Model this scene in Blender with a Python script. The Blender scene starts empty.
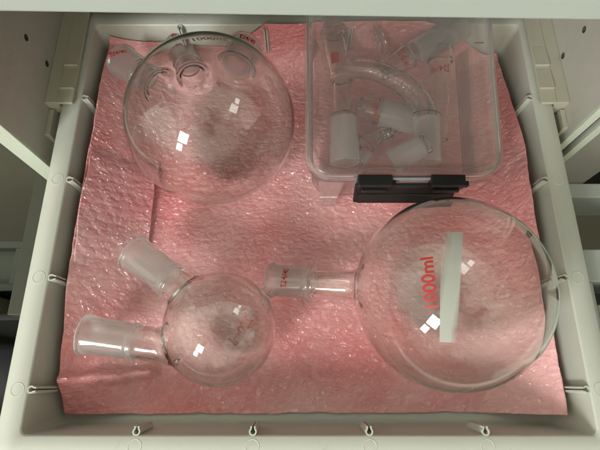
import bpy, bmesh, math, random
import numpy as np
from mathutils import Vector, Matrix

random.seed(7)
rng = np.random.default_rng(11)
sc = bpy.context.scene
COL = sc.collection
R = math.radians

# ------------------------------------------------------------------ camera
PITCH, CAM_Z, FPX = R(19.0), 0.38, 453.0
cam_d = bpy.data.cameras.new('camera')
cam = bpy.data.objects.new('camera', cam_d); COL.objects.link(cam)
cam.location = (0, 0, CAM_Z); cam.rotation_euler = (PITCH, 0, 0)
cam_d.sensor_width = 36; cam_d.lens = 36 * FPX / 600
cam_d.clip_start = 0.005; cam_d.clip_end = 50
sc.camera = cam
CP, SP = math.cos(PITCH), math.sin(PITCH)

def at(u, v, z):
    """world point at height z on the line of sight of a pixel of the 600x450 photograph"""
    x = (u - 300) / FPX; y = (225 - v) / FPX
    dy = y * CP + SP; dz = y * SP - CP
    s = (CAM_Z - z) / -dz
    return np.array([x * s, dy * s, z])

# ------------------------------------------------------------------ materials
def new_mat(name):
    m = bpy.data.materials.new(name); m.use_nodes = True
    nt = m.node_tree; nt.nodes.clear()
    out = nt.nodes.new('ShaderNodeOutputMaterial')
    return m, nt, out

def N(nt, typ, **kw):
    n = nt.nodes.new(typ)
    for k, v in kw.items():
        if hasattr(n, k): setattr(n, k, v)
        else: n.inputs[k].default_value = v
    return n

def L(nt, a, b): nt.links.new(a, b)

def plastic(name, col, rough=0.45, var=0.06, scale=30.0, bump=0.02, bscale=900.0, spec=0.5, dirt=None):
    m, nt, out = new_mat(name)
    p = N(nt, 'ShaderNodeBsdfPrincipled')
    tc = N(nt, 'ShaderNodeTexCoord')
    nz = N(nt, 'ShaderNodeTexNoise'); nz.inputs['Scale'].default_value = scale; nz.inputs['Detail'].default_value = 6
    L(nt, tc.outputs['Object'], nz.inputs['Vector'])
    mix = N(nt, 'ShaderNodeMix', data_type='RGBA')
    c0 = [max(0, c * (1 - var)) for c in col]; c1 = [min(1, c * (1 + var)) for c in col]
    mix.inputs['A'].default_value = (*c0, 1); mix.inputs['B'].default_value = (*c1, 1)
    L(nt, nz.outputs['Fac'], mix.inputs['Factor'])
    colour = mix.outputs['Result']
    if dirt:
        nz2 = N(nt, 'ShaderNodeTexNoise'); nz2.inputs['Scale'].default_value = 55; nz2.inputs['Detail'].default_value = 8
        nz2.inputs['Roughness'].default_value = 0.7
        L(nt, tc.outputs['Object'], nz2.inputs['Vector'])
        rp = N(nt, 'ShaderNodeMapRange'); rp.inputs['From Min'].default_value = 0.62; rp.inputs['From Max'].default_value = 0.78
        L(nt, nz2.outputs['Fac'], rp.inputs['Value'])
        ml = N(nt, 'ShaderNodeMath', operation='MULTIPLY'); ml.inputs[1].default_value = dirt
        L(nt, rp.outputs['Result'], ml.inputs[0])
        m2 = N(nt, 'ShaderNodeMix', data_type='RGBA'); m2.inputs['B'].default_value = (col[0]*.45, col[1]*.42, col[2]*.35, 1)
        L(nt, ml.outputs[0], m2.inputs['Factor']); L(nt, colour, m2.inputs['A']); colour = m2.outputs['Result']
    L(nt, colour, p.inputs['Base Color'])
    p.inputs['Roughness'].default_value = rough
    p.inputs['Specular IOR Level'].default_value = spec
    nb = N(nt, 'ShaderNodeTexNoise'); nb.inputs['Scale'].default_value = bscale; nb.inputs['Detail'].default_value = 3
    L(nt, tc.outputs['Object'], nb.inputs['Vector'])
    b = N(nt, 'ShaderNodeBump'); b.inputs['Strength'].default_value = bump; b.inputs['Distance'].default_value = 0.001
    L(nt, nb.outputs['Fac'], b.inputs['Height']); L(nt, b.outputs['Normal'], p.inputs['Normal'])
    L(nt, p.outputs['BSDF'], out.inputs['Surface'])
    return m

def glass(name, rough=0.0, col=(0.985, 0.995, 0.985)):
    m, nt, out = new_mat(name)
    g = N(nt, 'ShaderNodeBsdfGlass'); g.inputs['Color'].default_value = (*col, 1)
    g.inputs['Roughness'].default_value = rough; g.inputs['IOR'].default_value = 1.47
    L(nt, g.outputs['BSDF'], out.inputs['Surface'])
    return m

def frosted(name):
    m, nt, out = new_mat(name)
    g = N(nt, 'ShaderNodeBsdfGlass'); g.inputs['Color'].default_value = (1, 1, 1, 1)
    g.inputs['Roughness'].default_value = 0.30; g.inputs['IOR'].default_value = 1.47
    d = N(nt, 'ShaderNodeBsdfDiffuse'); d.inputs['Color'].default_value = (0.92, 0.90, 0.87, 1)
    t = N(nt, 'ShaderNodeBsdfTranslucent'); t.inputs['Color'].default_value = (0.94, 0.92, 0.89, 1)
    m1 = N(nt, 'ShaderNodeMixShader'); m1.inputs[0].default_value = 0.6
    L(nt, d.outputs[0], m1.inputs[1]); L(nt, t.outputs[0], m1.inputs[2])
    m2 = N(nt, 'ShaderNodeMixShader'); m2.inputs[0].default_value = 0.42
    L(nt, g.outputs[0], m2.inputs[1]); L(nt, m1.outputs[0], m2.inputs[2])
    tc = N(nt, 'ShaderNodeTexCoord')
    nb = N(nt, 'ShaderNodeTexNoise'); nb.inputs['Scale'].default_value = 1500
    L(nt, tc.outputs['Object'], nb.inputs['Vector'])
    b = N(nt, 'ShaderNodeBump'); b.inputs['Strength'].default_value = 0.08; b.inputs['Distance'].default_value = 0.0005
    L(nt, nb.outputs['Fac'], b.inputs['Height']); L(nt, b.outputs['Normal'], d.inputs['Normal'])
    L(nt, m2.outputs[0], out.inputs['Surface'])
    return m

def clear_plastic(name, haze=0.075, edge=4):
    """thin polypropylene wall: mostly see-through, a little milky, softly glossy"""
    m, nt, out = new_mat(name)
    tr = N(nt, 'ShaderNodeBsdfTransparent'); tr.inputs['Color'].default_value = (0.997, 0.997, 0.993, 1)
    d = N(nt, 'ShaderNodeBsdfDiffuse'); d.inputs['Color'].default_value = (0.93, 0.91, 0.87, 1)
    t = N(nt, 'ShaderNodeBsdfTranslucent'); t.inputs['Color'].default_value = (0.93, 0.91, 0.87, 1)
    md = N(nt, 'ShaderNodeMixShader'); md.inputs[0].default_value = 0.5
    L(nt, d.outputs[0], md.inputs[1]); L(nt, t.outputs[0], md.inputs[2])
    lw = N(nt, 'ShaderNodeLayerWeight'); lw.inputs['Blend'].default_value = 0.35
    mr = N(nt, 'ShaderNodeMapRange'); mr.inputs['To Min'].default_value = haze; mr.inputs['To Max'].default_value = haze * edge
    L(nt, lw.outputs['Facing'], mr.inputs['Value'])
    m1 = N(nt, 'ShaderNodeMixShader'); L(nt, mr.outputs['Result'], m1.inputs[0])
    L(nt, tr.outputs[0], m1.inputs[1]); L(nt, md.outputs[0], m1.inputs[2])
    gl = N(nt, 'ShaderNodeBsdfGlossy'); gl.inputs['Roughness'].default_value = 0.16; gl.inputs['Color'].default_value = (1, 1, 1, 1)
    fr = N(nt, 'ShaderNodeFresnel'); fr.inputs['IOR'].default_value = 1.3
    fm = N(nt, 'ShaderNodeMath', operation='MULTIPLY'); fm.inputs[1].default_value = 0.8; L(nt, fr.outputs[0], fm.inputs[0])
    m2 = N(nt, 'ShaderNodeMixShader'); L(nt, fm.outputs[0], m2.inputs[0])
    L(nt, m1.outputs[0], m2.inputs[1]); L(nt, gl.outputs[0], m2.inputs[2])
    tc = N(nt, 'ShaderNodeTexCoord')
    nb = N(nt, 'ShaderNodeTexNoise'); nb.inputs['Scale'].default_value = 60; nb.inputs['Detail'].default_value = 4
    L(nt, tc.outputs['Object'], nb.inputs['Vector'])
    b = N(nt, 'ShaderNodeBump'); b.inputs['Strength'].default_value = 0.12; b.inputs['Distance'].default_value = 0.001
    L(nt, nb.outputs['Fac'], b.inputs['Height']); L(nt, b.outputs['Normal'], gl.inputs['Normal'])
    L(nt, m2.outputs[0], out.inputs['Surface'])
    return m

def wrap_mat(name, col, see=0.0):
    m, nt, out = new_mat(name)
    tc = N(nt, 'ShaderNodeTexCoord')
    nz = N(nt, 'ShaderNodeTexNoise'); nz.inputs['Scale'].default_value = 9; nz.inputs['Detail'].default_value = 5
    L(nt, tc.outputs['Object'], nz.inputs['Vector'])
    mix = N(nt, 'ShaderNodeMix', data_type='RGBA')
    mix.inputs['A'].default_value = (col[0]*.95, col[1]*.70, col[2]*.74, 1)
    mix.inputs['B'].default_value = (min(1, col[0]*1.04), col[1]*1.25, col[2]*1.27, 1)
    cm = N(nt, 'ShaderNodeMapRange'); cm.inputs['From Min'].default_value = 0.36; cm.inputs['From Max'].default_value = 0.62
    L(nt, nz.outputs['Fac'], cm.inputs['Value']); L(nt, cm.outputs['Result'], mix.inputs['Factor'])
    p = N(nt, 'ShaderNodeBsdfPrincipled')
    L(nt, mix.outputs['Result'], p.inputs['Base Color'])
    p.inputs['Roughness'].default_value = 0.35
    p.inputs['Specular IOR Level'].default_value = 0.3
    p.inputs['Coat Weight'].default_value = 1.0; p.inputs['Coat Roughness'].default_value = 0.13
    p.inputs['Coat IOR'].default_value = 2.0
    # creased film: sharp squiggly folds, different from the soft body underneath
    n1 = N(nt, 'ShaderNodeTexNoise'); n1.inputs['Scale'].default_value = 165; n1.inputs['Detail'].default_value = 2.0
    n1.inputs['Distortion'].default_value = 1.3; n1.inputs['Roughness'].default_value = 0.55
    n2 = N(nt, 'ShaderNodeTexVoronoi', feature='SMOOTH_F1'); n2.inputs['Scale'].default_value = 185
    mp = N(nt, 'ShaderNodeMapping'); mp.inputs['Scale'].default_value = (0.75, 1.25, 1); mp.inputs['Rotation'].default_value = (0, 0, .25)
    L(nt, tc.outputs['Object'], mp.inputs['Vector']); L(nt, mp.outputs[0], n1.inputs['Vector']); L(nt, mp.outputs[0], n2.inputs['Vector'])
    am_ = N(nt, 'ShaderNodeMath', operation='MULTIPLY_ADD'); am_.inputs[1].default_value = 0.5
    L(nt, n2.outputs['Distance'], am_.inputs[0]); L(nt, n1.outputs['Fac'], am_.inputs[2])
    n3 = N(nt, 'ShaderNodeTexNoise'); n3.inputs['Scale'].default_value = 88; n3.inputs['Detail'].default_value = 1.5; n3.inputs['Distortion'].default_value = 1.0
    L(nt, mp.outputs[0], n3.inputs['Vector'])
    s3 = N(nt, 'ShaderNodeMath', operation='SUBTRACT'); s3.inputs[1].default_value = 0.5; L(nt, n3.outputs['Fac'], s3.inputs[0])
    a3 = N(nt, 'ShaderNodeMath', operation='ABSOLUTE'); L(nt, s3.outputs[0], a3.inputs[0])
    k3 = N(nt, 'ShaderNodeMath', operation='MULTIPLY_ADD'); k3.inputs[1].default_value = -2.2
    L(nt, a3.outputs[0], k3.inputs[0]); L(nt, am_.outputs[0], k3.inputs[2]); am_ = k3
    b = N(nt, 'ShaderNodeBump'); b.inputs['Strength'].default_value = 1.0; b.inputs['Distance'].default_value = 0.0046
    L(nt, am_.outputs[0], b.inputs['Height'])
    b2 = N(nt, 'ShaderNodeBump'); b2.inputs['Strength'].default_value = 1.0; b2.inputs['Distance'].default_value = 0.0001
    L(nt, am_.outputs[0], b2.inputs['Height']); L(nt, b2.outputs['Normal'], p.inputs['Normal'])
    L(nt, b.outputs['Normal'], p.inputs['Coat Normal'])
    tl = N(nt, 'ShaderNodeBsdfTranslucent'); L(nt, mix.outputs['Result'], tl.inputs['Color'])
    m1 = N(nt, 'ShaderNodeMixShader'); m1.inputs[0].default_value = 0.05
    L(nt, p.outputs[0], m1.inputs[1]); L(nt, tl.outputs[0], m1.inputs[2])
    sh = m1.outputs[0]
    if see > 0:
        tr = N(nt, 'ShaderNodeBsdfTransparent'); tr.inputs['Color'].default_value = (0.97, 0.75, 0.75, 1)
        m2 = N(nt, 'ShaderNodeMixShader'); m2.inputs[0].default_value = see
        L(nt, sh, m2.inputs[1]); L(nt, tr.outputs[0], m2.inputs[2]); sh = m2.outputs[0]
    L(nt, sh, out.inputs['Surface'])
    return m

M = {}
M['tray'] = plastic('tray_plastic', (0.565, 0.57, 0.495), 0.42, 0.05, 20, 0.03, 700, 0.5, dirt=0.4)
M['front'] = plastic('drawer_front_white', (0.45, 0.485, 0.435), 0.4, 0.04, 15, 0.03)
M['panel'] = plastic('laminate_board', (0.50, 0.48, 0.42), 0.5, 0.06, 60, 0.10, 500)
M['edge'] = plastic('edge_band', (0.62, 0.66, 0.54), 0.4, 0.04, 40, 0.03)
M['guide'] = plastic('guide_plastic', (0.50, 0.48, 0.375), 0.4, 0.05, 40, 0.03)
M['back'] = plastic('back_board', (0.22, 0.22, 0.18), 0.6, 0.15, 25, 0.05)
M['hole'] = plastic('hole_inside', (0.10, 0.08, 0.05), 0.8, 0.2, 100, 0.05)
M['black'] = plastic('black_plastic', (0.012, 0.012, 0.012), 0.32, 0.1, 40, 0.05, 700)
M['grey'] = plastic('grey_reflection', (0.26, 0.28, 0.28), 0.35, 0.06, 30, 0.03)
M['red'] = plastic('red_enamel', (0.42, 0.022, 0.018), 0.45, 0.12, 300, 0.05)
M['red_boost'] = plastic('red_enamel_shade_boost', (0.50, 0.010, 0.008), 0.45, 0.12, 300, 0.05)  # same enamel, stronger red to offset dim light and reflections under the bulb
M['glass'] = glass('borosilicate_glass')
M['frost'] = frosted('ground_glass')
M['pp'] = clear_plastic('clear_polypropylene', 0.035, 2.0)
M['pplid'] = clear_plastic('clear_polypropylene_lid', 0.065, 5.5)
PINK = (0.99, 0.41, 0.395)
M['wrap'] = wrap_mat('pink_bubble_film', PINK)
M['wrap2'] = wrap_mat('pink_bubble_film_upper', (0.99, 0.46, 0.455))
M['olive'] = plastic('olive_board', (0.05, 0.053, 0.034), 0.6, 0.1, 25, 0.05)
M['crate'] = plastic('grey_green_crate', (0.05, 0.062, 0.042), 0.5, 0.08, 12, 0.05)
M['plank'] = plastic('beige_plank', (0.55, 0.50, 0.34), 0.6, 0.1, 14, 0.05)
M['bin'] = plastic('black_bin', (0.012, 0.013, 0.010), 0.5, 0.2, 20, 0.05)
M['bag'] = plastic('green_bag', (0.30, 0.36, 0.03), 0.4, 0.15, 20, 0.1, 200)
M['floor'] = plastic('room_floor', (0.095, 0.088, 0.055), 0.6, 0.16, 7, 0.08, 60, dirt=0.6)

# writing patch on the big flask: pale green enamel, worn away along its long edges
def patch_mat():
    m, nt, out = new_mat('writing_patch')
    p = N(nt, 'ShaderNodeBsdfPrincipled'); p.inputs['Base Color'].default_value = (0.37, 0.385, 0.335, 1); p.inputs['Roughness'].default_value = 0.6
    uv = N(nt, 'ShaderNodeUVMap'); uv.uv_map = 'UVMap'
    sx = N(nt, 'ShaderNodeSeparateXYZ'); L(nt, uv.outputs[0], sx.inputs[0])
    # left edge fades over the upper half, right edge over the lower third
    a = N(nt, 'ShaderNodeMapRange'); a.inputs['From Min'].default_value = 0.0; a.inputs['From Max'].default_value = 0.55
    L(nt, sx.outputs['X'], a.inputs['Value'])
    av = N(nt, 'ShaderNodeMapRange'); av.inputs['From Min'].default_value = 0.25; av.inputs['From Max'].default_value = 0.9
    av.inputs['To Min'].default_value = 0.9; av.inputs['To Max'].default_value = 0.0
    L(nt, sx.outputs['Y'], av.inputs['Value'])
    mx = N(nt, 'ShaderNodeMath', operation='ADD', use_clamp=True); L(nt, a.outputs[0], mx.inputs[0]); L(nt, av.outputs[0], mx.inputs[1])
    b = N(nt, 'ShaderNodeMapRange'); b.inputs['From Min'].default_value = 1.0; b.inputs['From Max'].default_value = 0.6
    L(nt, sx.outputs['X'], b.inputs['Value'])
    bv = N(nt, 'ShaderNodeMapRange'); bv.inputs['From Min'].default_value = 0.1; bv.inputs['From Max'].default_value = 0.55
    L(nt, sx.outputs['Y'], bv.inputs['Value'])
    my = N(nt, 'ShaderNodeMath', operation='ADD', use_clamp=True); L(nt, b.outputs[0], my.inputs[0]); L(nt, bv.outputs[0], my.inputs[1])
    mm = N(nt, 'ShaderNodeMath', operation='MULTIPLY'); L(nt, mx.outputs[0], mm.inputs[0]); L(nt, my.outputs[0], mm.inputs[1])
    m9 = N(nt, 'ShaderNodeMath', operation='MULTIPLY'); m9.inputs[1].default_value = 0.88; L(nt, mm.outputs[0], m9.inputs[0]); mm = m9
    tr = N(nt, 'ShaderNodeBsdfTransparent')
    ms = N(nt, 'ShaderNodeMixShader'); L(nt, mm.outputs[0], ms.inputs[0]); L(nt, tr.outputs[0], ms.inputs[1]); L(nt, p.outputs[0], ms.inputs[2])
    L(nt, ms.outputs[0], out.inputs['Surface'])
    return m
M['patch'] = patch_mat()

# ------------------------------------------------------------------ object helpers
def thing(name, label, cat, loc=(0, 0, 0), group=None):
    o = bpy.data.objects.new(name, None); COL.objects.link(o)
    o.location = loc; o.empty_display_size = 0.02
    o['label'] = label; o['category'] = cat
    if group: o['group'] = group
    return o

def root_loc(parent):
    v = Vector((0, 0, 0))
    while parent is not None:
        v += parent.location; parent = parent.parent
    return v

def mesh_from(name, verts, faces, mats, parent=None, smooth=True, normals=None, mat_idx=None):
    """verts in world coordinates; shifted so that they sit right under the parent"""
    off = np.array(root_loc(parent))
    V = np.asarray(verts, dtype=np.float64) - off
    me = bpy.data.meshes.new(name)
    if isinstance(faces, np.ndarray):
        nf, k = faces.shape
        me.vertices.add(len(V)); me.vertices.foreach_set('co', V.astype(np.float32).ravel())
        me.loops.add(nf * k); me.loops.foreach_set('vertex_index', faces.astype(np.int32).ravel())
        me.polygons.add(nf); me.polygons.foreach_set('loop_start', np.arange(0, nf * k, k, dtype=np.int32))
        me.update(calc_edges=True)
    else:
        me.from_pydata([tuple(v) for v in V], [], faces); me.update()
    for m in (mats if isinstance(mats, (list, tuple)) else [mats]): me.materials.append(m)
    if mat_idx is not None: me.polygons.foreach_set('material_index', np.asarray(mat_idx, dtype=np.int32))
    me.polygons.foreach_set('use_smooth', np.full(len(me.polygons), smooth, dtype=bool))
    me.validate()
    if normals is not None: me.normals_split_custom_set_from_vertices([tuple(n) for n in normals])
    o = bpy.data.objects.new(name, me); COL.objects.link(o)
    if parent is not None: o.parent = parent
    return o

def bm_obj(name, bm, mat, parent=None, smooth=False):
    off = root_loc(parent)
    bmesh.ops.recalc_face_normals(bm, faces=bm.faces[:])
    for v in bm.verts: v.co -= off
    me = bpy.data.meshes.new(name); bm.to_mesh(me); bm.free()
    for m in (mat if isinstance(mat, (list, tuple)) else [mat]): me.materials.append(m)
    me.polygons.foreach_set('use_smooth', np.full(len(me.polygons), smooth, dtype=bool))
    o = bpy.data.objects.new(name, me); COL.objects.link(o)
    if parent is not None: o.parent = parent
    return o

def add_box(bm, lo, hi, bev=0.0, rot=None, pivot=None):
    r = bmesh.ops.create_cube(bm, size=1)
    vs = r['verts']
    for v in vs:
        v.co = Vector([lo[i] + (v.co[i] + .5) * (hi[i] - lo[i]) for i in range(3)])
    if bev > 0:
        es = list({e for v in vs for e in v.link_edges})
        g = bmesh.ops.bevel(bm, geom=es, offset=bev, segments=2, affect='EDGES', profile=0.5)
        vs = list({v for f in g['faces'] for v in f.verts} | {v for v in vs if v.is_valid})
    if rot is not None:
        p = Vector(pivot)
        for v in vs: v.co = rot @ (v.co - p) + p
    return vs

def box(name, lo, hi, mat, parent=None, bev=0.0008, rot=None, pivot=None):
    bm = bmesh.new(); add_box(bm, lo, hi, bev, rot, pivot)
    return bm_obj(name, bm, mat, parent)

def rrect(x0, x1, y0, y1, r, n=8):
    pts = []
    for cx, cy, a0 in ((x1 - r, y1 - r, 0), (x0 + r, y1 - r, 90), (x0 + r, y0 + r, 180), (x1 - r, y0 + r, 270)):
        for k in range(n + 1):
            a = R(a0 + 90 * k / n)
            pts.append((cx + r * math.cos(a), cy + r * math.sin(a)))
    return pts

def loft(loops, close_first=False, close_last=False):
    """loops of equal length -> verts, faces"""
    n = len(loops[0]); V = [p for lp in loops for p in lp]; F = []
    for i in range(len(loops) - 1):
        for k in range(n):
            a, b = i * n + k, i * n + (k + 1) % n
            F.append((a, b, b + n, a + n))
    if close_first: F.append(tuple(range(n - 1, -1, -1)))
    if close_last: F.append(tuple((len(loops) - 1) * n + k for k in range(n)))
    return V, F

# ------------------------------------------------------------------ implicit-surface glass blowing
def nrm(v): v = np.asarray(v, float); return v / np.linalg.norm(v)
def smin(a, b, k):
    h = np.clip(0.5 + 0.5 * (b - a) / k, 0, 1); return b + (a - b) * h - k * h * (1 - h)
def smax(a, b, k): return -smin(-a, -b, k)
def S_sphere(P, c, r): return np.sqrt(((P - c) ** 2).sum(-1)) - r
def S_cone(P, a, b, ra, rb, k=0.0004):
    ax = b - a; ln = np.linalg.norm(ax); ax = ax / ln
    q = P - a; t = q @ ax
    rad = np.sqrt(np.maximum((q * q).sum(-1) - t * t, 1e-14))
    w = np.clip(t / ln, 0, 1)
    side = (rad - (ra + (rb - ra) * w)) * math.cos(math.atan2(abs(ra - rb), ln))
    return smax(side, np.maximum(-t, t - ln), k)
def S_ring(P, c, ax, r, w):
    q = P - c; t = q @ ax
    rad = np.sqrt(np.maximum((q * q).sum(-1) - t * t, 1e-14))
    return np.sqrt((rad - r) ** 2 + t * t) - w
def S_arc(P, c, e1, e2, rad, a0, a1, tube0, tube1=None):
    """tube bent along a circle in the plane e1,e2"""
    if tube1 is None: tube1 = tube0
    n = np.cross(e1, e2); q = P - c
    x, y, z = q @ e1, q @ e2, q @ n
    mid = (a0 + a1) / 2
    th = np.arctan2(y, x); th = mid + np.mod(th - mid + math.pi, 2 * math.pi) - math.pi
    th = np.clip(th, min(a0, a1), max(a0, a1)); w = (th - a0) / (a1 - a0)
    d = np.sqrt((x - rad * np.cos(th)) ** 2 + (y - rad * np.sin(th)) ** 2 + z * z)
    return d - (tube0 + (tube1 - tube0) * w)

def gradient(f, P, e=2e-5):
    g = np.empty_like(P)
    for i in range(3):
        d = np.zeros(3); d[i] = e
        g[:, i] = (f(P + d) - f(P - d)) / (2 * e)
    return g

def project(f, P, level=0.0, it=5, cap=0.002):
    for _ in range(it):
        v = f(P) - level; g = gradient(f, P)
        st = v / np.maximum((g * g).sum(-1), 1e-3)
        st = np.clip(st, -cap, cap)
        P = P - g * st[:, None]
    return P

def isosurface(f, lo, hi, h):
    lo = np.asarray(lo, float); hi = np.asarray(hi, float)
    n = np.ceil((hi - lo) / h).astype(int) + 1
    st = 4                                    # coarse pass, then only the blocks the surface can cross
    nb = -(-n // st)
    cc = np.stack(np.meshgrid(*[lo[i] + h * (st * np.arange(nb[i]) + (st - 1) / 2) for i in range(3)], indexing='ij'), -1).reshape(-1, 3)
    fc = f(cc); near = np.abs(fc) < h * st * 0.866 * 1.45
    FF = np.repeat(fc.astype(np.float32), st ** 3).reshape(-1, st, st, st)
    off = np.stack(np.meshgrid(*[h * (np.arange(st) - (st - 1) / 2)] * 3, indexing='ij'), -1).reshape(-1, 3)
    ids = np.nonzero(near)[0]
    for k in range(0, len(ids), 8000):
        b = ids[k:k + 8000]
        FF[b] = f((cc[b][:, None] + off[None]).reshape(-1, 3)).reshape(-1, st, st, st)
    F = FF.reshape(nb[0], nb[1], nb[2], st, st, st).transpose(0, 3, 1, 4, 2, 5).reshape(nb[0]*st, nb[1]*st, nb[2]*st)
    n = nb * st
    S = F < 0
    c = [S[a:n[0]-1+a, b:n[1]-1+b, d:n[2]-1+d] for a in (0, 1) for b in (0, 1) for d in (0, 1)]
    al = c[0].copy(); an = c[0].copy()
    for q in c[1:]: al &= q; an |= q
    act = an & ~al
    I = np.argwhere(act); idx = np.full(act.shape, -1, np.int32); idx[act] = np.arange(len(I))
    pos = np.zeros((len(I), 3)); cnt = np.zeros(len(I))
    corners = [(a, b, d) for a in (0, 1) for b in (0, 1) for d in (0, 1)]
    for a in corners:
        for ax in range(3):
            if a[ax]: continue
            b = list(a); b[ax] = 1
            fa = F[I[:, 0]+a[0], I[:, 1]+a[1], I[:, 2]+a[2]]; fb = F[I[:, 0]+b[0], I[:, 1]+b[1], I[:, 2]+b[2]]
            m = (fa < 0) != (fb < 0)
            t = np.where(m, fa / np.where(m, fa - fb, 1), 0)
            p = np.tile(np.array(a, float), (len(I), 1)); p[:, ax] += t
            pos[m] += p[m]; cnt[m] += 1
    V = lo + h * (I + pos / cnt[:, None])
    quads = []
    for ax in range(3):
        o = [i for i in range(3) if i != ax]
        sl0 = [slice(None)] * 3; sl1 = [slice(None)] * 3
        sl0[ax] = slice(0, -1); sl1[ax] = slice(1, None)
        A, B = S[tuple(sl0)], S[tuple(sl1)]
        E = np.argwhere(A != B)
        E = E[(E[:, o[0]] > 0) & (E[:, o[1]] > 0) & (E[:, o[0]] < n[o[0]]-1) & (E[:, o[1]] < n[o[1]]-1)]
        q = []
        for d0, d1 in ((-1, -1), (0, -1), (0, 0), (-1, 0)):
            e = E.copy(); e[:, o[0]] += d0; e[:, o[1]] += d1
            q.append(idx[e[:, 0], e[:, 1], e[:, 2]])
        q = np.stack(q, 1)
        flip = A[E[:, 0], E[:, 1], E[:, 2]]
        if ax == 1: flip = ~flip
        q[~flip] = q[~flip][:, ::-1]
        quads.append(q)
    Q = np.concatenate(quads); Q = Q[(Q >= 0).all(1)]
    V = project(f, V, 0.0, 4, h)
    g = gradient(f, V); g /= np.maximum(np.linalg.norm(g, axis=1), 1e-9)[:, None]
    # orient consistently with the outward gradient
    nf = np.cross(V[Q[:, 2]] - V[Q[:, 0]], V[Q[:, 3]] - V[Q[:, 1]])
    bad = (nf * g[Q[:, 0]]).sum(1) < 0
    Q[bad] = Q[bad][:, ::-1]
    return V, Q, g

def emit(name, V, Q, G, sel, mats, parent, midx=None):
    q = Q[sel]
    used, inv = np.unique(q, return_inverse=True)
    return mesh_from(name, V[used], inv.reshape(q.shape), mats, parent, True, G[used], None if midx is None else midx[sel])

_text_cache = {}
def text_flat(s, bold=0.018):
    """outline mesh of a piece of text, height 1, centred"""
    if s in _text_cache: return _text_cache[s]
    cu = bpy.data.curves.new('lettering', 'FONT'); cu.body = s; cu.resolution_u = 4
    cu.align_x = 'CENTER'; cu.align_y = 'CENTER'; cu.offset = bold
    o = bpy.data.objects.new('lettering', cu); COL.objects.link(o)
    bpy.context.view_layer.update()
    me = bpy.data.meshes.new_from_object(o.evaluated_get(bpy.context.evaluated_depsgraph_get()))
    bm = bmesh.new(); bm.from_mesh(me)
    bmesh.ops.triangulate(bm, faces=bm.faces[:])
    bmesh.ops.subdivide_edges(bm, edges=[e for e in bm.edges if e.calc_length() > 0.25], cuts=2)
    bmesh.ops.triangulate(bm, faces=bm.faces[:])
    V = np.array([v.co[:] for v in bm.verts]); F = [tuple(v.index for v in f.verts) for f in bm.faces]
    bm.free(); bpy.data.objects.remove(o); bpy.data.curves.remove(cu); bpy.data.meshes.remove(me)
    lo, hi = V.min(0), V.max(0)
    V = (V - (lo + hi) / 2) / (hi[1] - lo[1])
    _text_cache[s] = (V, F); return V, F

def joint_mark():
    """taper-joint sign (a T struck through an S) followed by 24/40"""
    V1, F1 = text_flat('24/40'); V2, F2 = text_flat('S'); V3, F3 = text_flat('T')
    x0 = V1[:, 0].min() - 0.42
    a = V2.copy(); a[:, 0] += x0; b = V3 * [0.8, 1.15, 1]; b = b.copy(); b[:, 0] += x0
    F = list(F1) + [tuple(i + len(V1) for i in f) for f in F2] + [tuple(i + len(V1) + len(V2) for i in f) for f in F3]
    V = np.concatenate([V1, a, b]); V[:, 0] -= (V[:, 0].min() + V[:, 0].max()) / 2
    return V, F

def print_on(f, flat, c, e1, e2, size, parent, level=0.00025, name='lettering', mat=None, stretch=1.0):
    """lay flat lettering on the glass: c a point near the surface, e1 the reading direction, e2 up"""
    V, F = flat
    c = project(f, np.asarray(c, float)[None], level, 10, 0.003)[0]
    nn_ = nrm(gradient(f, c[None])[0])
    e1 = np.asarray(e1, float); e1 = nrm(e1 - nn_ * (nn_ @ e1)); e2 = np.asarray(e2, float); e2 = e2 - nn_ * (nn_ @ e2); e2 = nrm(e2 - e1 * (e2 @ e1))
    P = np.asarray(c)[None] + size * (V[:, :1] * e1 * stretch + V[:, 1:2] * e2)
    P = project(f, P, level, 10, 0.003)
    return mesh_from(name, P, F, mat or M['red'], parent, True)

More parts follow.
